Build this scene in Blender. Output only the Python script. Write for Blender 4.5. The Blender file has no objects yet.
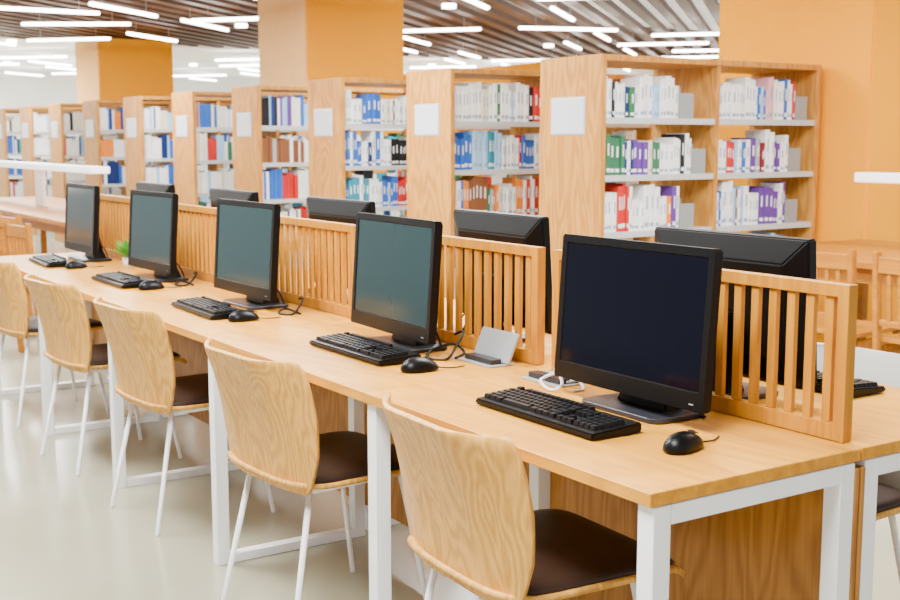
import bpy, bmesh, math, random
from mathutils import Vector, Matrix
random.seed(7)
S=bpy.context.scene
COL=S.collection
# ------------------------------------------------------------ materials
def newmat(n):
    m=bpy.data.materials.new(n); m.use_nodes=True
    nt=m.node_tree; b=nt.nodes["Principled BSDF"]
    return m,nt,b
def plain(n,c,rough=.5,metal=0,spec=.5,var=.04,emis=0,coat=0):
    m,nt,b=newmat(n)
    N=nt.nodes.new; L=nt.links.new
    tc=N("ShaderNodeTexCoord"); no=N("ShaderNodeTexNoise"); no.inputs["Scale"].default_value=6; no.inputs["Detail"].default_value=4
    L(tc.outputs["Object"],no.inputs["Vector"])
    r=N("ShaderNodeValToRGB")
    r.color_ramp.elements[0].color=tuple(x*(1-var) for x in c)+(1,)
    r.color_ramp.elements[1].color=tuple(min(1,x*(1+var)) for x in c)+(1,)
    r.color_ramp.elements[0].position=.3; r.color_ramp.elements[1].position=.7
    L(no.outputs["Fac"],r.inputs["Fac"]); L(r.outputs["Color"],b.inputs["Base Color"])
    b.inputs["Roughness"].default_value=rough; b.inputs["Metallic"].default_value=metal
    b.inputs["Specular IOR Level"].default_value=spec
    b.inputs["Coat Weight"].default_value=coat
    if emis:
        b.inputs["Emission Color"].default_value=c+(1,); b.inputs["Emission Strength"].default_value=emis
    return m
def wood(n,c1,c2,axis=0,rough=.35,figure=.5,scale=1.0,spec=.28,rings=75):
    m,nt,b=newmat(n); N=nt.nodes.new; L=nt.links.new
    tc=N("ShaderNodeTexCoord"); oi=N("ShaderNodeObjectInfo")
    mul=N("ShaderNodeMath"); mul.operation='MULTIPLY'; mul.inputs[1].default_value=17.3
    L(oi.outputs["Random"],mul.inputs[0])
    add=N("ShaderNodeVectorMath"); add.operation='ADD'
    L(tc.outputs["Object"],add.inputs[0]); L(mul.outputs[0],add.inputs[1])
    def mp(lo,hi):
        q=N("ShaderNodeMapping"); s=[hi*scale]*3; s[axis]=lo*scale
        q.inputs["Scale"].default_value=s; L(add.outputs[0],q.inputs["Vector"]); return q
    m1=mp(.9,4.5); n1=N("ShaderNodeTexNoise"); n1.inputs["Scale"].default_value=1.; n1.inputs["Detail"].default_value=2; n1.inputs["Distortion"].default_value=.3
    L(m1.outputs[0],n1.inputs["Vector"])
    k=N("ShaderNodeMath"); k.operation='MULTIPLY'; k.inputs[1].default_value=rings; L(n1.outputs["Fac"],k.inputs[0])
    s=N("ShaderNodeMath"); s.operation='SINE'; L(k.outputs[0],s.inputs[0])
    s2=N("ShaderNodeMath"); s2.operation='MULTIPLY_ADD'; s2.inputs[1].default_value=.5*figure; s2.inputs[2].default_value=.5; L(s.outputs[0],s2.inputs[0])
    m2=mp(2.5,90); n2=N("ShaderNodeTexNoise"); n2.inputs["Scale"].default_value=1.; n2.inputs["Detail"].default_value=5
    L(m2.outputs[0],n2.inputs["Vector"])
    mx=N("ShaderNodeMath"); mx.operation='ADD'; L(s2.outputs[0],mx.inputs[0]); L(n2.outputs["Fac"],mx.inputs[1])
    h=N("ShaderNodeMath"); h.operation='MULTIPLY'; h.inputs[1].default_value=.5; L(mx.outputs[0],h.inputs[0])
    r=N("ShaderNodeValToRGB"); r.color_ramp.elements[0].position=.28; r.color_ramp.elements[1].position=.72
    r.color_ramp.elements[0].color=c2+(1,); r.color_ramp.elements[1].color=c1+(1,)
    L(h.outputs[0],r.inputs["Fac"]); L(r.outputs["Color"],b.inputs["Base Color"])
    b.inputs["Roughness"].default_value=rough; b.inputs["Specular IOR Level"].default_value=spec
    bp=N("ShaderNodeBump"); bp.inputs["Strength"].default_value=.05; L(n2.outputs["Fac"],bp.inputs["Height"]); L(bp.outputs[0],b.inputs["Normal"])
    return m
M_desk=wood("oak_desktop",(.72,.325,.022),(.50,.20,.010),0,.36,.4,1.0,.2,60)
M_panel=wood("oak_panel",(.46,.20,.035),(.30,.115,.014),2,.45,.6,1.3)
M_div=wood("honey_oak",(.60,.265,.015),(.38,.14,.005),2,.4,.3,1.0,.2)
M_ply=wood("birch_plywood",(.76,.40,.085),(.50,.235,.035),2,.38,.55,1.6,.22,rings=95)
M_shelfw=wood("beech_panel",(.64,.30,.055),(.42,.165,.022),2,.5,.55,1.0,.2)
M_tablew=wood("oak_reading",(.52,.20,.014),(.34,.115,.006),0,.4,.3)
M_white=plain("white_steel",(.93,.94,.95),.35,0)
M_grey=plain("grey_steel",(.52,.53,.52),.4,0)
M_bend=plain("bookend_grey",(.28,.29,.29),.4,0)
M_grey2=plain("socket_grey",(.34,.36,.37),.4,0)
M_black=plain("black_plastic",(.0022,.0024,.0028),.36,0,.16)
M_key=plain("keycap_black",(.004,.004,.005),.42,0,.2)
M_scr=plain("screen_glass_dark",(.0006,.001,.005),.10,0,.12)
M_scr2=plain("screen_glass_reflection_tint",(.010,.030,.034),.14,0,.25)  # teal reflections of the farther screens put into the base colour
M_silver=plain("dark_metal",(.03,.033,.04),.3,.3,.3)
M_cush=plain("dark_brown_leather",(.028,.014,.009),.42,0,.25,.15)
M_orange=plain("orange_paint",(1.0,.39,.0),.7,0,.0,.01)
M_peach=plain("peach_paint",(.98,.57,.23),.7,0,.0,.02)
M_cream=plain("cream_wall",(.94,.94,.93),.7,0,.3,.02)
M_slat=wood("walnut_slat",(.11,.042,.015),(.055,.020,.007),0,.5,.2)
M_ceil=plain("ceiling_paint",(.24,.19,.15),.8,0,.2)
M_ceilglow=plain("ceiling_gap_glow",(.90,.87,.83),.8,0,.1,.02,.9)  # emission added so the gaps between slats look lit; not a lamp
M_ceilp=plain("ceiling_white_glow",(.95,.95,.94),.8,0,.1,.02,.5)  # white ceiling with glow added to the material to look brightly lit
M_lamp=plain("luminaire_white",(1.,.98,.94),.5,0,.3,0,20)
M_lampw=plain("lamp_bar_white",(.9,.9,.88),.4,0,.3,0,1.6)
M_cord=plain("cord_black",(.004,.004,.004),.5,0,.2)
M_cordw=plain("cord_white",(.75,.75,.73),.5)
M_leaf=plain("leaf_green",(.08,.34,.03),.5,0,.4,.3)
M_pot=plain("white_pot",(.8,.8,.78),.3)
M_sign=plain("sign_white",(.62,.65,.70),.3)
M_pale=plain("pale_grey_shell",(.42,.43,.39),.5)
def floor_mat():
    m,nt,b=newmat("terrazzo_floor"); N=nt.nodes.new; L=nt.links.new
    tc=N("ShaderNodeTexCoord"); n1=N("ShaderNodeTexNoise"); n1.inputs["Scale"].default_value=1.2; n1.inputs["Detail"].default_value=8
    L(tc.outputs["Object"],n1.inputs["Vector"])
    r=N("ShaderNodeValToRGB"); r.color_ramp.elements[0].color=(.315,.310,.215,1); r.color_ramp.elements[1].color=(.375,.365,.265,1)
    r.color_ramp.elements[0].position=.35; r.color_ramp.elements[1].position=.65
    L(n1.outputs["Fac"],r.inputs["Fac"]); L(r.outputs["Color"],b.inputs["Base Color"]); b.inputs["Roughness"].default_value=.18
    return m
M_floor=floor_mat()
# ------------------------------------------------------------ helpers
def link(o): COL.objects.link(o); return o
def obj_from_bm(name,bm,mats,parent=None,loc=(0,0,0),smooth=False):
    me=bpy.data.meshes.new(name); bmesh.ops.recalc_face_normals(bm,faces=bm.faces); bm.to_mesh(me); bm.free()
    if not isinstance(mats,(list,tuple)): mats=[mats]
    for m in mats: me.materials.append(m)
    if smooth:
        for p in me.polygons: p.use_smooth=True
    o=bpy.data.objects.new(name,me); o.location=loc
    link(o)
    if parent: o.parent=parent
    return o
def add_box(bm,size,loc,mi=0,rot=None):
    r=bmesh.ops.create_cube(bm,size=1)
    M=Matrix.Translation(loc)@(rot.to_4x4() if rot else Matrix.Identity(4))@Matrix.Diagonal((*size,1))
    bmesh.ops.transform(bm,matrix=M,verts=r["verts"])
    fs=set()
    for v in r["verts"]:
        for f in v.link_faces: fs.add(f)
    for f in fs: f.material_index=mi
    return r["verts"]
def box(name,size,loc,mat,parent=None,bev=.003,rot=None,seg=2):
    bm=bmesh.new(); add_box(bm,size,(0,0,0))
    if bev: bmesh.ops.bevel(bm,geom=bm.edges[:],offset=bev,segments=seg,affect='EDGES',profile=.5)
    o=obj_from_bm(name,bm,mat,parent,loc)
    if rot: o.rotation_euler=rot
    return o
def add_tube(bm,pts,r,seg=10,mi=0):
    pts=[Vector(p) for p in pts]; rings=[]
    up=Vector((0,0,1))
    for i,p in enumerate(pts):
        t=(pts[min(i+1,len(pts)-1)]-pts[max(i-1,0)]).normalized()
        a=t.cross(up)
        if a.length<1e-3: a=t.cross(Vector((0,1,0)))
        a.normalize(); b=t.cross(a)
        rr=r[i] if isinstance(r,(list,tuple)) else r
        rings.append([bm.verts.new(p+a*rr*math.cos(2*math.pi*k/seg)+b*rr*math.sin(2*math.pi*k/seg)) for k in range(seg)])
    for i in range(len(rings)-1):
        for k in range(seg):
            f=bm.faces.new((rings[i][k],rings[i][(k+1)%seg],rings[i+1][(k+1)%seg],rings[i+1][k])); f.material_index=mi; f.smooth=True
    bm.faces.new(rings[0]).material_index=mi; bm.faces.new(rings[-1]).material_index=mi
def tube(name,pts,r,mat,parent=None,seg=10):
    bm=bmesh.new(); add_tube(bm,pts,r,seg); return obj_from_bm(name,bm,mat,parent)
def smooth_path(P,n=10):
    P=[Vector(p) for p in P]; out=[]
    Q=[P[0]]+P+[P[-1]]
    for i in range(1,len(Q)-2):
        for k in range(n):
            t=k/n; a,b,c,d=Q[i-1],Q[i],Q[i+1],Q[i+2]
            out.append(.5*((2*b)+(c-a)*t+(2*a-5*b+4*c-d)*t*t+(3*b-a-3*c+d)*t**3))
    out.append(P[-1]); return out
def rprism(name,w,d,r,h,mat,parent=None,loc=(0,0,0),bev=.004,seg=3):
    bm=bmesh.new(); vs=[]
    for cx,cy,a0 in ((w/2-r,d/2-r,0),(-w/2+r,d/2-r,90),(-w/2+r,-d/2+r,180),(w/2-r,-d/2+r,270)):
        for k in range(7):
            a=math.radians(a0+15*k); vs.append(bm.verts.new((cx+r*math.cos(a),cy+r*math.sin(a),0)))
    f=bm.faces.new(vs); e=bmesh.ops.extrude_face_region(bm,geom=[f])
    bmesh.ops.translate(bm,vec=(0,0,h),verts=[v for v in e["geom"] if isinstance(v,bmesh.types.BMVert)])
    if bev:
        ed=[x for x in bm.edges if abs(x.verts[0].co.z-x.verts[1].co.z)<1e-6]
        bmesh.ops.bevel(bm,geom=ed,offset=bev,segments=seg,affect='EDGES',profile=.5)
    return obj_from_bm(name,bm,mat,parent,loc)
def thing(name,label,cat,loc=(0,0,0),rz=0,group=None):
    e=bpy.data.objects.new(name,None); e.empty_display_size=.1; e.location=loc; e.rotation_euler=(0,0,rz); link(e)
    e["label"]=label; e["category"]=cat
    if group: e["group"]=group
    return e
def tag(o,label,cat,group=None,kind=None):
    o["label"]=label; o["category"]=cat
    if group: o["group"]=group
    if kind: o["kind"]=kind
    return o
def dup(root,loc,rz=None,label=None,swap=None):
    n=root.copy(); COL.objects.link(n); n.location=loc
    if rz is not None: n.rotation_euler=(0,0,rz)
    if label: n["label"]=label
    def rec(src,dst):
        for c in src.children:
            k=c.copy(); COL.objects.link(k); k.parent=dst
            if swap and c.name.split(".")[0] in swap:
                k.material_slots[0].link='OBJECT'; k.material_slots[0].material=swap[c.name.split(".")[0]]
            rec(c,k)
    rec(root,n); return n
X0,L,Y0,D=-1.5015,1.0303,1.4102,.5734
YC=Y0+D
cx=lambda k: X0-L*(k+.5)
# ------------------------------------------------------------ room shell
def struct(o): o["kind"]="structure"; return o
RX0,RX1,RY0,RY1,CH=-32,1.2,-5.,20.,3.12
struct(box("floor",(RX1-RX0,RY1-RY0,.1),((RX0+RX1)/2,(RY0+RY1)/2,-.05),M_floor,bev=0))
struct(box("ceiling",(RX1-RX0,RY1-RY0,.1),((RX0+RX1)/2,(RY0+RY1)/2,CH+.30),M_ceil,bev=0))
struct(box("trim_gap_glow",(13.,12.,.02),(-9.5,13.5,CH+.235),M_ceilglow,bev=0))  # glowing sheet added above the slats to brighten their gaps
SLX=-22.
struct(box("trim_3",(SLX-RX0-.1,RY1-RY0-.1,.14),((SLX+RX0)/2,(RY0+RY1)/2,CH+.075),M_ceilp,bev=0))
struct(box("wall_left",(.1,RY1-RY0,CH+.25),(RX0-.05,(RY0+RY1)/2,(CH+.25)/2),M_cream,bev=0))
struct(box("wall_back",(RX1-RX0,.1,CH+.25),((RX0+RX1)/2,RY1+.05,(CH+.25)/2),M_cream,bev=0))
struct(box("wall_partition",(8.2,.12,2.72),(-20.6,13.1,1.36),M_orange,bev=.01))
# ceiling slats
bm=bmesh.new(); ang=math.radians(131); dv=Vector((math.cos(ang),math.sin(ang))); nv=Vector((-dv.y,dv.x))
c0=Vector(((RX0+RX1)/2,(RY0+RY1)/2)); off=-22.
while off<22:
    b=c0+nv*off; t0,t1=-60,60
    for i,(lo,hi) in enumerate(((SLX+.02,RX1-.02),(RY0+.02,RY1-.02))):
        a=(lo-b[i])/dv[i]; e=(hi-b[i])/dv[i]
        t0=max(t0,min(a,e)); t1=min(t1,max(a,e))
    if t1-t0>.3:
        m=b+dv*(t0+t1)/2
        add_box(bm,(t1-t0,.15,.09),(m.x,m.y,CH+.045),0,Matrix.Rotation(ang,3,'Z'))
    off+=.34
struct(obj_from_bm("trim_1",bm,M_slat))
# pillars
def pillar(n,xr,cols):
    w=1.33
    bm=bmesh.new(); vs=add_box(bm,(w,w,CH-.02),(xr-w/2,6.42+w/2,(CH-.02)/2))
    bmesh.ops.bevel(bm,geom=[e for e in bm.edges if abs(e.verts[0].co.z-e.verts[1].co.z)>1],offset=.012,segments=2,affect='EDGES')
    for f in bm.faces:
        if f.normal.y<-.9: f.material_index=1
    struct(obj_from_bm("wall_pillar_%d"%n,bm,cols))
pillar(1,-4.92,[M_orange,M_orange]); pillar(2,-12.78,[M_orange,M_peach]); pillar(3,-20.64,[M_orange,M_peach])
# ------------------------------------------------------------ desks
def frame(root,x):
    s=.042; yf=-D/2+s/2+.012; yb=D/2-s/2-.016; h=.722
    box("leg",(s,s,h),(x,yf,h/2),M_white,root,.002)
    box("leg",(s,s,h),(x,yb,h/2),M_white,root,.002)
    box("top_rail",(s,yb-yf-s,.038),(x,0,h-.019),M_white,root,.002)
    box("bottom_rail",(s,yb-yf-s,.03),(x,0,.0155),M_white,root,.002)
def make_desk(x,y,rz,label,extra=False):
    d=thing("desk",label,"desk",(x,y,0),rz,"computer desks in a row")
    box("tabletop",(L-.0035,D-.003,.026),(0,0,.737),M_desk,d,.0015,None,1)
    frame(d,-L/2+.024)
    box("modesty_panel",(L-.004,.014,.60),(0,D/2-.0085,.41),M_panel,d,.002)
    box("stretcher",(L-.10,.03,.04),(0,-.10,.70),M_white,d,.003)
    if extra: frame(d,L/2-.024)
    return d
lab="oak desktop computer desk with white steel frame legs"
for k in range(5): make_desk(cx(k),Y0+D/2,0,lab if k else "oak computer desk with white steel frame at the open end",k==0)
for k in range(5): make_desk(cx(k),YC+D/2+.001,math.pi,lab,k==4)
# ------------------------------------------------------------ dividers
dl=L-.07; hd=.325
dv0=thing("desk_divider","honey oak slatted privacy divider standing along desk centre","divider",(cx(0)-.012,YC+.012,.7505),0,"slatted desk dividers")
box("end_post",(.028,.028,hd),(dl/2-.014,0,hd/2),M_div,dv0,.0015)
box("end_post",(.028,.028,hd),(-dl/2+.014,0,hd/2),M_div,dv0,.0015)
box("top_rail",(dl-.056,.026,.027),(0,0,hd-.0135),M_div,dv0,.0015)
box("bottom_rail",(dl-.056,.026,.036),(0,0,.018),M_div,dv0,.0015)
n=18
for i in range(n):
    x=-dl/2+.028+(dl-.056)*(i+.5)/n
    box("slat",(.021,.013,hd-.063),(x,0,.036+(hd-.063)/2),M_div,dv0,.001)
for k in range(1,5): dup(dv0,(cx(k)-.006,YC+.012,.7505))
# ------------------------------------------------------------ computers
def make_monitor():
    m=thing("computer_monitor","black widescreen desktop computer monitor on a flat stand","monitor",(0,0,0),0,"computer monitors")
    W,H=.50,.346; tilt=Matrix.Rotation(math.radians(-4),3,'X')
    zc=.044+H/2
    bm=bmesh.new()
    def ring(w,h,y,dz=0): return [bm.verts.new((sx*w/2,y,sz*h/2+dz)) for sx,sz in ((-1,-1),(1,-1),(1,1),(-1,1))]
    o1=ring(W,H,-.018); i1=ring(W-.034,H-.058,-.018,.011); i2=ring(W-.038,H-.062,-.0145,.011)
    m1=ring(W,H,.008); b1=ring(W-.12,H-.12,.030); 
    def bridge(a,b):
        for k in range(4): bm.faces.new((a[k],a[(k+1)%4],b[(k+1)%4],b[k]))
    bridge(o1,i1); bridge(i1,i2); bridge(o1,m1); bridge(m1,b1); bm.faces.new(b1); bm.faces.new(i2)
    bmesh.ops.bevel(bm,geom=[e for e in bm.edges if e.calc_length()>.02 and max(v.co.y for v in e.verts)>.0 ],offset=.004,segments=2,affect='EDGES')
    bmesh.ops.rotate(bm,cent=(0,0,0),matrix=tilt,verts=bm.verts[:])
    housing=obj_from_bm("housing",bm,M_black,m,(0,0,zc))
    bm=bmesh.new(); add_box(bm,(W-.040,.001,H-.064),(0,-.0148,.011)); bmesh.ops.rotate(bm,cent=(0,0,0),matrix=tilt,verts=bm.verts[:])
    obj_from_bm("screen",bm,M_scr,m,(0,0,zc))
    bm=bmesh.new(); add_box(bm,(.012,.0015,.002),(W/2-.035,-.0185,-H/2+.014)); bmesh.ops.rotate(bm,cent=(0,0,0),matrix=tilt,verts=bm.verts[:])
    obj_from_bm("power_button",bm,M_grey2,m,(0,0,zc))
    bm=bmesh.new(); r=[]
    for z,w,d,y in ((.008,.17,.07,.06),(.05,.14,.05,.055),(.13,.11,.035,.05),(.2,.10,.028,.042)):
        r.append([bm.verts.new((sx*w/2,y+sy*d/2,z)) for sx,sy in ((-1,-1),(1,-1),(1,1),(-1,1))])
    for a,b in zip(r,r[1:]):
        for k in range(4): bm.faces.new((a[k],a[(k+1)%4],b[(k+1)%4],b[k]))
    bm.faces.new(r[0]); bm.faces.new(r[-1]); bmesh.ops.bevel(bm,geom=bm.edges[:],offset=.004,segments=2,affect='EDGES')
    obj_from_bm("stand_neck",bm,M_black,m)
    rprism("stand_base",.27,.165,.03,.012,M_silver,m,(0,.03,0),.003)
    bm=bmesh.new()
    add_tube(bm,smooth_path([(.06,.03,.12),(.09,.08,.06),(.12,.09,.006),(.15,.08,.006)]),.0032,8)
    obj_from_bm("lead",bm,M_cord,m)
    return m
mon=make_monitor()
Z=.7505
mon.location=(cx(0)+.012,1.82,Z); mon.rotation_euler=(0,0,0)
rots=[-2,-3,1,2,0]
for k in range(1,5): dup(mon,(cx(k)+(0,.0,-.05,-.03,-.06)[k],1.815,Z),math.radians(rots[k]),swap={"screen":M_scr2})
for k in range(5): dup(mon,(cx(k)+(-.05,.01,-.01,.0,0)[k],2.19,Z),math.pi+math.radians((1,-2,1,0,1)[k]))
# keyboards
kb=thing("computer_keyboard","black full-size computer keyboard lying on the desk","keyboard",(0,0,0),0,"computer keyboards")
bm=bmesh.new(); w,d=.425,.138
vs=add_box(bm,(w,d,.014),(0,0,.009))
for v in vs:
    if v.co.y>0 and v.co.z>.01: v.co.z+=.008
bmesh.ops.bevel(bm,geom=bm.edges[:],offset=.004,segments=2,affect='EDGES')
obj_from_bm("case",bm,M_black,kb)
bm=bmesh.new(); p=.0175
def ky(x,y,kw=1):
    z=.016+(y+d/2)/d*.008
    r=bmesh.ops.create_cube(bm,size=1)["verts"]
    for v in r:
        top=v.co.z>0; s=.82 if top else 1
        v.co=Vector((x+v.co.x*(kw*p-.0022)*s,y+v.co.y*(p-.0022)*s,z+(.009 if top else 0)))
xs0=-w/2+.010
yy=.052
for i in range(16):
    if i not in(1,): ky(xs0+p*(i*.98+.5),yy)
main=[[1]*13+[2],[1.5]+[1]*12+[1.5],[1.75]+[1]*11+[2.25],[2.25]+[1]*10+[2.75],[1.25,1.25,1.25,6.25,1.25,1.25,1.25,1.25]]
yy=.028
for r_ in main:
    x=xs0
    for kw in r_: ky(x+kw*p/2,yy,kw); x+=kw*p
    yy-=p
for c in range(3):
    for r_ in range(2): ky(xs0+p*(15.4+c+.5),.028-p*r_)
for c,r_ in ((1,3),(0,4),(1,4),(2,4)): ky(xs0+p*(15.4+c+.5),.028-p*r_)
for c in range(4):
    for r_ in range(5): ky(xs0+p*(18.75+c+.5),.028-p*r_)
kk=obj_from_bm("keys",bm,M_key,kb); kk["kind"]="stuff"
kpos=[(-2.05,1.63),(-3.0,1.675),(-4.05,1.625),(-5.08,1.645),(-6.10,1.62)]
krot=[0,0,-2,0,-3]
kb.location=(kpos[0][0],kpos[0][1],Z)
for k in range(1,5): dup(kb,(kpos[k][0],kpos[k][1],Z),math.radians(krot[k]))
dup(kb,(cx(0)-.01,2.41,Z),math.pi); dup(kb,(cx(1),2.42,Z),math.pi)
# mice
ms=thing("computer_mouse","black wired computer mouse resting on the desk","mouse",(0,0,0),0,"computer mice")
bm=bmesh.new(); bmesh.ops.create_uvsphere(bm,u_segments=24,v_segments=16,radius=1)
for v in bm.verts:
    x,y,z=v.co
    zz=z*.034 if z>0 else z*.004
    v.co=Vector((x*.031*(1-.12*y+.0)*(1-.08*math.cos(y*3)),y*.055,.0045+zz*(1-.18*y)))
obj_from_bm("shell",bm,M_black,ms,smooth=True)
bm=bmesh.new(); bmesh.ops.create_cone(bm,cap_ends=True,segments=20,radius1=.009,radius2=.009,depth=.007)
bmesh.ops.rotate(bm,cent=(0,0,0),matrix=Matrix.Rotation(math.pi/2,3,'Y'),verts=bm.verts[:])
obj_from_bm("scroll_wheel",bm,M_silver,ms,(0,.026,.0275))
box("button_seam",(.001,.04,.003),(0,.030,.0325),M_silver,ms,0,(math.radians(-18),0,0))
tube("lead",smooth_path([(0,.053,.008),(.0,.07,.004),(.006,.10,.003),(-.004,.135,.003)]),.0018,M_cord,ms,6)
mpos=[(-1.69,1.675,-4),(-2.68,1.67,-8),(-3.78,1.645,-5),(-4.80,1.68,0),(-5.80,1.66,0)]
ms.location=(mpos[0][0],mpos[0][1],Z); ms.rotation_euler=(0,0,math.radians(12))
for x,y,r_ in mpos[1:]: dup(ms,(x,y,Z),math.radians(r_))
# sockets
def socket(x,y,open_,k):
    s=thing("desk_socket_box","grey flip-up cable socket box set in the desk" if open_ else "grey closed cable socket box set in the desk","socket",(x,y,Z),0,"desk socket boxes")
    rprism("base_plate",.16,.09,.008,.004,M_grey2,s,(0,0,0),.001)
    box("socket_strip",(.13,.035,.014),(0,-.012,.011),M_silver,s,.002)
    if open_: box("flip_lid",(.17,.008,.088),(0,.033,.045),M_grey2,s,.002,(math.radians(-24),0,0))
    else: box("flip_lid",(.145,.05,.005),(0,.018,.009),M_grey2,s,.001)
socket(-2.69,1.895,True,0); socket(-2.38,1.885,False,1)
def cable(x,y,mat,lab,pts,r=.0033):
    o=tube("power_cable",[(x+a,y+b,Z+.004+c) for a,b,c in smooth_path(pts)],r,mat,None,8)
    tag(o,lab,"cable",group="loose desk cables")
cable(-2.30,1.86,M_cordw,"white power cable looped on the desk behind the monitor",[(-.07,.02,.012),(-.02,-.01,.04),(.04,-.04,.015),(.02,-.06,0),(-.05,-.035,.012),(-.02,.03,.03),(.05,.02,.0),(.06,-.02,0)],.004)
cable(-2.815,1.865,M_cord,"black power cable tangled beside the socket box",[(-.05,.04,.05),(-.02,.05,.06),(.02,.0,.03),(.045,-.05,0),(-.0,-.085,0),(-.045,-.04,.012),(-.01,.01,.03),(.03,.02,.01),(.045,-.02,.0)],.004)
for q in (-3.85,-4.87): cable(q,1.88,M_cord,"black power cable tangled on the desk behind the monitor",[(-.04,.03,.04),(-.01,.03,.045),(.02,.0,.02),(.045,-.04,0),(-.0,-.07,0),(-.03,-.03,.01),(.05,-.01,.0)],.004)
# plant
pl=thing("potted_plant","small leafy green plant in a white pot","plant",(-5.68,1.88,Z))
bm=bmesh.new(); bmesh.ops.create_cone(bm,cap_ends=True,segments=24,radius1=.024,radius2=.032,depth=.05)
obj_from_bm("pot",bm,M_pot,pl,(0,0,.025),True)
bm=bmesh.new()
for i in range(40):
    a=random.uniform(0,6.28); el=random.uniform(.5,1.45); l=random.uniform(.06,.13); d_=Vector((math.cos(a)*math.cos(el),math.sin(a)*math.cos(el),math.sin(el)))
    sd=d_.cross(Vector((0,0,1))).normalized()*.014; b_=Vector((0,0,.045)); q=b_+d_*l*.6
    v=[bm.verts.new(t) for t in (b_,q+sd,b_+d_*l-Vector((0,0,.012)),q-sd)]; bm.faces.new(v)
obj_from_bm("foliage",bm,M_leaf,pl)
# ------------------------------------------------------------ plywood chairs
def make_chair():
    c=thing("chair","birch plywood chair with dark brown seat pad and white metal legs","chair",(0,0,0),0,"plywood chairs tucked at the computer desks")
    kn=[(0,.205),(.04,.225),(.30,.262),(.58,.276),(.84,.274),(.94,.268),(.98,.260),(1,.246)]
    def wf(t):
        for (a,u),(b,v) in zip(kn,kn[1:]):
            if t<=b: return u+(v-u)*(t-a)/(b-a)
        return kn[-1][1]
    bm=bmesh.new(); R_,C_=60,32; g=[]
    for i in range(R_+1):
        t=i/R_; row=[]
        for j in range(C_+1):
            s=-1+2*j/C_; x=wf(t)*s
            z=.425+.370*t
            wing=max(0,(abs(s)-.42)/.58)**1.5
            y=-.205-.02*t-.080*t*t+.075*wing*(.30+.70*t)
            row.append(bm.verts.new((x,y,z)))
        g.append(row)
    for i in range(R_):
        for j in range(C_): bm.faces.new((g[i][j],g[i][j+1],g[i+1][j+1],g[i+1][j]))
    o=obj_from_bm("backrest",bm,M_ply,c,smooth=True)
    so=o.modifiers.new("t","SOLIDIFY"); so.thickness=.012; so.offset=0
    bv=o.modifiers.new("b","BEVEL"); bv.width=.002; bv.segments=2; bv.angle_limit=math.radians(50)
    bm=bmesh.new(); R_,C_=20,16; g=[]
    for i in range(R_+1):
        t=-1+2*i/R_; row=[]
        for j in range(C_+1):
            s=-1+2*j/C_
            x=.234*s*math.sqrt(1-.2*abs(t)**6); y=.028+.252*t*math.sqrt(1-.14*abs(s)**6)
            z=.437+.008*s*s-.03*max(0,t-.7)**2/.09+.012*max(0,-t-.6)**2/.16
            row.append(bm.verts.new((x,y,z)))
        g.append(row)
    for i in range(R_):
        for j in range(C_): bm.faces.new((g[i][j],g[i][j+1],g[i+1][j+1],g[i+1][j]))
    o=obj_from_bm("seat",bm,M_ply,c,smooth=True); so=o.modifiers.new("t","SOLIDIFY"); so.thickness=.013; so.offset=0
    bm=bmesh.new(); g=[]
    for i in range(R_+1):
        t=-1+2*i/R_; row=[]
        for j in range(C_+1):
            s=-1+2*j/C_
            x=.226*s*math.sqrt(1-.2*abs(t)**6); y=.026+.228*t*math.sqrt(1-.14*abs(s)**6)
            e=max(abs(s),abs(t))
            z=.462+.010*(1-e**6)-.014*max(0,t-.7)**2/.09
            row.append(bm.verts.new((x,y,z)))
        g.append(row)
    for i in range(R_):
        for j in range(C_): bm.faces.new((g[i][j],g[i][j+1],g[i+1][j+1],g[i+1][j]))
    o=obj_from_bm("seat_pad",bm,M_cush,c,smooth=True); so=o.modifiers.new("t","SOLIDIFY"); so.thickness=.018; so.offset=-1
    for sx in (-1,1):
        tube("leg",[(sx*.165,-.15,.422),(sx*.205,-.235,.008),(sx*.2055,-.236,0)],[.009,.0075,.0075],M_white,c,12)
        tube("leg",[(sx*.165,.15,.422),(sx*.205,.22,.008),(sx*.2055,.221,0)],[.009,.0075,.0075],M_white,c,12)
    bm=bmesh.new()
    P=[(-.165,-.15,.42),(.165,-.15,.42),(.165,.15,.42),(-.165,.15,.42)]
    for i in range(4): add_tube(bm,[P[i],P[(i+1)%4]],.009,10)
    obj_from_bm("seat_frame",bm,M_white,c)
    return c
ch=make_chair(); ch.location=(-2.05,1.575,0); ch.rotation_euler=(0,0,math.radians(-3))
for x,y,r_ in ((-3.015,1.555,4),(-4.13,1.58,4),(-5.04,1.565,5),(-6.05,1.57,6)): dup(ch,(x,y,0),math.radians(r_))
pl_="chair with pale grey backrest, brown seat pad and white legs"
dup(ch,(-2.03,2.44,0),math.pi+.05,pl_,{"backrest":M_pale}); dup(ch,(-3.05,2.46,0),math.pi,pl_,{"backrest":M_pale})
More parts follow.
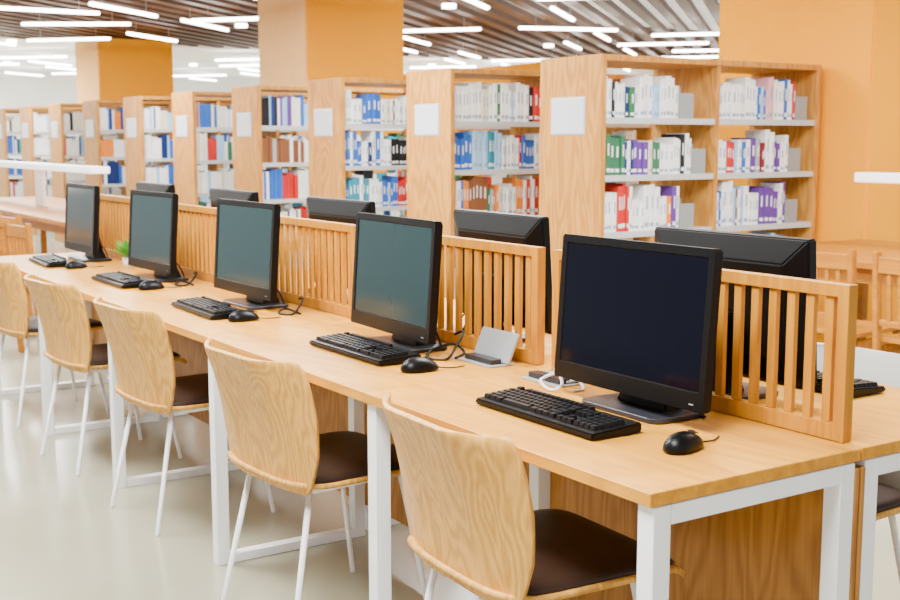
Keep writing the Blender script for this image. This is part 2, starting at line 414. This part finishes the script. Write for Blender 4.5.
# ------------------------------------------------------------ bookshelves
XS,SS,YS,HS,SW,LEN=-5.2595,1.5553,4.4978,1.8486,.5726,1.86
LV=[.13,.48,.825,1.155,1.485]
def make_shelf():
    s=thing("bookshelf","double-sided library bookshelf with wooden end panels and white steel shelves","bookshelf",(XS,YS,0),0,"library bookshelves in rows")
    box("side_panel",(SW,.035,HS),(-SW/2,.0175,HS/2),M_shelfw,s,.003)
    box("side_panel",(SW,.035,HS),(-SW/2,LEN-.0175,HS/2),M_shelfw,s,.003)
    box("upright",(SW-.01,.03,HS-.04),(-SW/2,LEN/2,(HS-.04)/2),M_shelfw,s,.002)
    box("top_panel",(SW,LEN-.07,.035),(-SW/2,LEN/2,HS-.0175),M_shelfw,s,.003)
    box("plinth",(SW-.04,LEN-.07,.11),(-SW/2,LEN/2,.055),M_grey,s,.002)
    for z in LV:
        for q in (0,1):
            bm=bmesh.new(); add_box(bm,(SW-.03,LEN/2-.052,.018),(0,0,0)); add_box(bm,(.004,LEN/2-.052,.035),(SW/2-.013,0,-.008))
            obj_from_bm("shelf_board",bm,M_grey,s,(-SW/2,LEN/4+.0015+(.0085-.0005)*(1 if q==0 else -1)+q*LEN/2,z))
    box("sign_holder",(.30,.008,.205),(-.30,-.004,1.505),M_sign,s,.003)
    box("sign_frame",(.315,.004,.22),(-.30,-.002,1.505),M_grey,s,.001)
    return s
sh=make_shelf()
NS=11
for k in range(1,NS): dup(sh,(XS-k*SS,YS,0))
pal={"white":(.88,.88,.86),"ivory":(.82,.78,.68),"cream":(.72,.64,.46),"pale_blue":(.34,.56,.80),"blue":(.02,.12,.50),"navy":(.01,.025,.13),"teal":(.02,.24,.34),
"green":(.03,.15,.07),"red":(.55,.02,.015),"maroon":(.20,.01,.02),"orange":(.80,.22,.02),"yellow":(.80,.50,.04),"purple":(.12,.04,.28),"black":(.01,.01,.013),"pink":(.78,.40,.44),"grey":(.36,.37,.38),"brown":(.22,.08,.03)}
BM={n:plain("book_cover_"+n,c,.5,0,.3,.08) for n,c in pal.items()}
M_pages=plain("book_pages",(.82,.78,.66),.8)
M_lab=plain("book_label",(.85,.85,.82),.6)
M_labr=plain("book_label_tinted",(.30,.36,.46),.6)
bmesh_books={}
for n in pal:
    bm=bmesh.new(); t,d,h=.032,.17,.24
    add_box(bm,(d,.0025,h),(-d/2,-t/2+.00125,h/2),0); add_box(bm,(d,.0025,h),(-d/2,t/2-.00125,h/2),0)
    vs=[]
    for k in range(5):
        a=-math.pi/2+math.pi*k/4; vs.append((.004*math.cos(a),t/2*math.sin(a)))
    lo=[bm.verts.new((x,y,0)) for x,y in vs]; hi=[bm.verts.new((x,y,h)) for x,y in vs]
    for k in range(4): bm.faces.new((lo[k],lo[k+1],hi[k+1],hi[k]))
    add_box(bm,(d-.008,t-.005,h-.008),(-d/2-.002,0,h/2),1)
    add_box(bm,(.001,t*.7,.022),(.0035,0,.03),2)
    add_box(bm,(.001,t*.28,.07),(.0040,0,.15),2)
    me=bpy.data.meshes.new("book_"+n); bmesh.ops.recalc_face_normals(bm,faces=bm.faces); bm.to_mesh(me); bm.free()
    for m in (BM[n],M_pages,M_labr if n in("white","ivory","cream","yellow","pale_blue","pink") else M_lab): me.materials.append(m)
    bmesh_books[n]=me
rowpal={(0,0,4):["white","white","white","pale_blue","white","white"],(0,1,4):["white","white","white","pink","white","white"],
(0,0,3):["green","navy","purple","green","white","white","white","white"],(0,1,3):["white","red","white","white","maroon","white","purple","white"],
(0,0,2):["white","red","white","white","teal","white","white"],(0,1,2):["white","white","white","purple","purple","purple"],
(1,0,4):["white","white","cream","white","white","white","red","red"],(1,0,3):["blue","pale_blue","teal","pale_blue","white","pale_blue","blue","white"],(1,0,2):["orange","brown","red","orange","white","orange","white","red"],
(2,0,4):["white","blue","white","white","red"],(2,0,3):["blue","white","black","white"],(2,0,2):["teal","white","blue","red","white"]}
allc=["white"]*12+["ivory"]*3+["pale_blue"]*3+["blue"]*3+["red","cream","cream","orange","grey","black","purple","teal","green","brown","navy"]
stuff=bmesh.new(); slots=list(pal); cnt=0; ends=[]
for k in range(NS):
    for q in (0,1):
        for l in range(5):
            y=YS+.040+q*(LEN/2-.016+.012); yend=YS+LEN/2-.022 if q==0 else YS+LEN-.040
            fill=random.uniform(.70,.84) if k==0 else random.uniform(.86,.94); stop=y+(yend-y)*fill; xf=XS-k*SS-.03; z=LV[l]+.0092
            rp=rowpal.get((k,q,l)); i=0; cur=None; run=0; hb=random.uniform(.21,.26)
            while True:
                if run<=0:
                    run=random.randint(2,7)
                    cur=rp[min(int((y-YS-.04-q*.9)/(.86*fill)*len(rp)),len(rp)-1)] if rp else random.choice(allc)
                    hb=random.uniform(.18,.275); tb=random.uniform(.45,1.3)
                    if rp: run=random.randint(2,3)
                n_=cur if random.random()<.76 else random.choice(allc)
                run-=1; i+=1
                ts=tb*random.uniform(.75,1.25); ts=max(ts,.66) if (l>=2 and k<3) else ts; t=.032*ts; h=hb*random.uniform(.94,1.05)
                if y+t>stop: break
                ind=l>=2 and (k==0 or (k in(1,2) and q==0))
                if ind and cnt<300:
                    o=bpy.data.objects.new("book",bmesh_books[n_]); COL.objects.link(o)
                    o.location=(xf-random.uniform(0,.015),y+t/2,z); o.scale=(1,ts*.985,h/.24)
                    tag(o,"%s book standing upright on a library shelf"%n_.replace("_"," "),"book",group="books on the library shelves"); cnt+=1
                else:
                    add_box(stuff,(.17,t*.95,h),(xf-.085-random.uniform(0,.012),y+t/2,z+h/2),slots.index(n_))
                y+=t+.0004
            if l>=2 and k==0: ends.append((xf,y+.002,z))
so=obj_from_bm("books",stuff,[BM[n] for n in slots]); tag(so,"packed rows of mixed white and coloured library books","books",kind="stuff")
bm=bmesh.new(); add_box(bm,(.16,.002,.18),(-.08,0,.09)); add_box(bm,(.16,.11,.002),(-.08,.056,.001)); add_box(bm,(.002,.11,.15),(-.001,.056,.075))
be=bpy.data.meshes.new("bookend"); bm.to_mesh(be); bm.free(); be.materials.append(M_bend)
for x,y,z in ends:
    o=bpy.data.objects.new("bookend",be); COL.objects.link(o); o.location=(x,y,z)
    tag(o,"grey steel bookend at the end of a book row","bookend",group="steel bookends")
# ------------------------------------------------------------ reading tables, lamps and wooden chairs
def table(x0,x1,y0,y1,lab):
    t=thing("reading_table",lab,"table",((x0+x1)/2,(y0+y1)/2,0),0,"library reading tables")
    w,d=x1-x0,y1-y0
    box("tabletop",(w,d,.035),(0,0,.7325),M_tablew,t,.004)
    for sx in(-1,1):
        for sy in(-1,1): box("leg",(.06,.06,.715),(sx*(w/2-.08),sy*(d/2-.08),.3575),M_tablew,t,.004)
    box("apron",(w-.24,.02,.08),(0,-d/2+.08,.67),M_tablew,t,.002); box("apron",(w-.24,.02,.08),(0,d/2-.08,.67),M_tablew,t,.002)
    return t
def bar_lamp(x0,x1,y,zt,ins,pw):
    t=thing("table_lamp","long white bar reading lamp on slim posts along the table","lamp",((x0+x1)/2,y,.7505),0,"reading table bar lamps")
    w=x1-x0; h=zt-.75
    rprism("lamp_shade",w,.16,.02,.055,M_lampw,t,(0,0,h-.055),.008)
    for sx in (-1,1): box("post",(pw,.03,h-.057),(sx*(w/2-ins),0,(h-.057)/2),M_white,t,.003)
    return t
table(-4.85,-2.0,5.1,6.3,"oak reading table beside the orange pillar"); bar_lamp(-4.52,-2.2,5.85,1.18,.9,.04)
table(-13.6,-7.9,2.55,3.6,"long oak reading table beyond the computer desks"); bar_lamp(-13.5,-9.75,3.02,1.15,1.8,.14)
table(-13.6,-9.2,.2,1.2,"long oak reading table beyond the computer desks"); bar_lamp(-13.4,-10.2,.7,1.15,.6,.10)
def wchair():
    c=thing("wooden_chair","oak library chair with a slatted back","chair",(0,0,0),0,"oak chairs at the reading tables")
    for sx in(-1,1):
        box("leg",(.032,.035,.44),(sx*.19,.19,.22),M_tablew,c,.004)
        bm=bmesh.new(); vs=add_box(bm,(.032,.035,.86),(0,0,.43))
        for v in vs:
            if v.co.z>.5: v.co.y-=.06
        bmesh.ops.bevel(bm,geom=bm.edges[:],offset=.004,segments=2,affect='EDGES')
        obj_from_bm("leg",bm,M_tablew,c,(sx*.19,-.19,0))
        box("side_rail",(.02,.35,.04),(sx*.19,0,.40),M_tablew,c,.002)
    rprism("seat",.42,.42,.03,.022,M_tablew,c,(0,0,.44),.004)
    box("top_rail",(.35,.024,.075),(0,-.246,.80),M_tablew,c,.004)
    box("lower_rail",(.35,.02,.03),(0,-.225,.53),M_tablew,c,.003)
    for i in range(5): box("slat",(.022,.014,.24),(-.12+.06*i,-.236,.655),M_tablew,c,.002,(math.radians(4),0,0))
    return c
wc=wchair(); wc.location=(-3.82,4.84,0); wc.rotation_euler=(0,0,.12)
dup(wc,(-3.28,4.88,0),-.05); dup(wc,(-2.7,4.92,0),.0)
for x,y,r_ in ((-7.75,2.1,.1),(-8.6,2.25,.1),(-9.4,2.25,-.1),(-10.4,2.27,.05),(-11.5,2.25,0),(-12.6,2.27,.1)): dup(wc,(x,y,0),r_)
for x,y,r_ in ((-9.9,1.5,3.2),(-11.,1.52,3.1),(-12.1,1.5,3.14)): dup(wc,(x,y,0),r_)
# ------------------------------------------------------------ ceiling luminaires
bm=bmesh.new(); add_box(bm,(1.5,.055,.04),(0,0,0)); bmesh.ops.bevel(bm,geom=bm.edges[:],offset=.01,segments=2,affect='EDGES')
lm=bpy.data.meshes.new("ceiling_light_body"); bm.to_mesh(lm); bm.free(); lm.materials.append(M_lamp)
wm=[]
for sx in(-.5,.5):
    bm=bmesh.new(); add_tube(bm,[(sx,0,.02),(sx,0,.17)],.004,6)
    q=bpy.data.meshes.new("suspension_wire"); bm.to_mesh(q); bm.free(); q.materials.append(M_grey); wm.append(q)
def lum(x,y,a,z=2.95):
    e=thing("ceiling_light","suspended linear white ceiling light, switched on","light",(x,y,z),a,"linear ceiling lights")
    for n_,me in (("diffuser",lm),("suspension_wire",wm[0]),("suspension_wire",wm[1])):
        o=bpy.data.objects.new(n_,me); COL.objects.link(o); o.parent=e
bm=bmesh.new(); bmesh.ops.create_cone(bm,cap_ends=True,segments=20,radius1=.09,radius2=.09,depth=.05)
dm=bpy.data.meshes.new("round_downlight"); bm.to_mesh(dm); bm.free(); dm.materials.append(M_lamp)
lights=[((-14.37,4.49),(-15.14,5.40)),((-15.52,5.97),(-16.55,7.05)),((-15.3,6.30),(-14.62,6.87)),((-17.2,4.43),(-16.5,5.48)),((-15.34,3.6),(-15.3,4.49)),((-13.9,10.5),(-13.5,11.65))]
used=[]
for a,b in lights:
    c=((a[0]+b[0])/2,(a[1]+b[1])/2); lum(c[0],c[1],math.atan2(b[1]-a[1],b[0]-a[0])); used.append(c)
def ok(x,y,r=1.2):
    for k in range(3):
        px=-4.92-7.86*k-.66
        if abs(x-px)<1.5 and abs(y-7.1)<1.5: return False
    return all((x-u)**2+(y-v)**2>r*r for u,v in used)
random.seed(3)
for i in range(-14,15):
    for j in range(-12,12):
        p_=Vector((-15,5))+dv*(i*1.7)+nv*(j*1.5+(i%2)*.75)
        x,y=p_.x,p_.y
        if RX0+1<x<-4 and -2<y<19 and ok(x,y):
            right=y>8
            if right and (i+2*j)%3==0 and y<14: continue
            if (i*3+j)%6==0:
                o=bpy.data.objects.new("ceiling_spotlight",dm); COL.objects.link(o); o.location=(x,y,CH-.026)
                tag(o,"small round glowing ceiling spotlight","light",group="round ceiling spotlights")
            else: lum(x,y,ang if (i+j)%2 else ang+math.pi/2)
# ------------------------------------------------------------ lighting
def area(x,y,z,sx,sy,e,rot=(0,0,0),col=(1,.985,.96)):
    l=bpy.data.lights.new("area","AREA"); l.shape='RECTANGLE'; l.size=sx; l.size_y=sy; l.energy=e; l.color=col
    o=bpy.data.objects.new("area",l); o.location=(x,y,z); o.rotation_euler=rot; COL.objects.link(o)
for x,y,e in ((-1.5,.4,280),(-4.5,.6,280),(-3.2,3.2,280),(-7,3.2,270),(-9,.8,270),(-12,3.6,270),(-4,8.2,110),(-9,6.3,210),(-17,4,270),(-22,4,380),(-15,9.5,300),(-9,11,330),(-28,3,1500),(-15,16,420),(-22,16,420),(-2.6,5.4,150)):  # lamps at luminaire height; the far-left one is added to brighten wall_left
    area(x,y,2.86,1.4,.9,e)
w=bpy.data.worlds.new("world"); S.world=w; w.use_nodes=True
w.node_tree.nodes["Background"].inputs[0].default_value=(1,.995,.985,1); w.node_tree.nodes["Background"].inputs[1].default_value=1.05
# ------------------------------------------------------------ camera
cam=bpy.data.cameras.new("camera"); co=bpy.data.objects.new("camera",cam); COL.objects.link(co); S.camera=co
f_,p_,yaw,H=1196.3,.1326,.5829,1.3641
cam.sensor_width=36; cam.lens=f_*36/900
a=math.pi-yaw; fw=Vector((math.cos(a)*math.cos(p_),math.sin(a)*math.cos(p_),-math.sin(p_)))
co.location=(0,0,H); co.rotation_euler=fw.to_track_quat('-Z','Y').to_euler()
cam.dof.use_dof=True; cam.dof.focus_distance=2.9; cam.dof.aperture_fstop=7
cam.clip_end=200
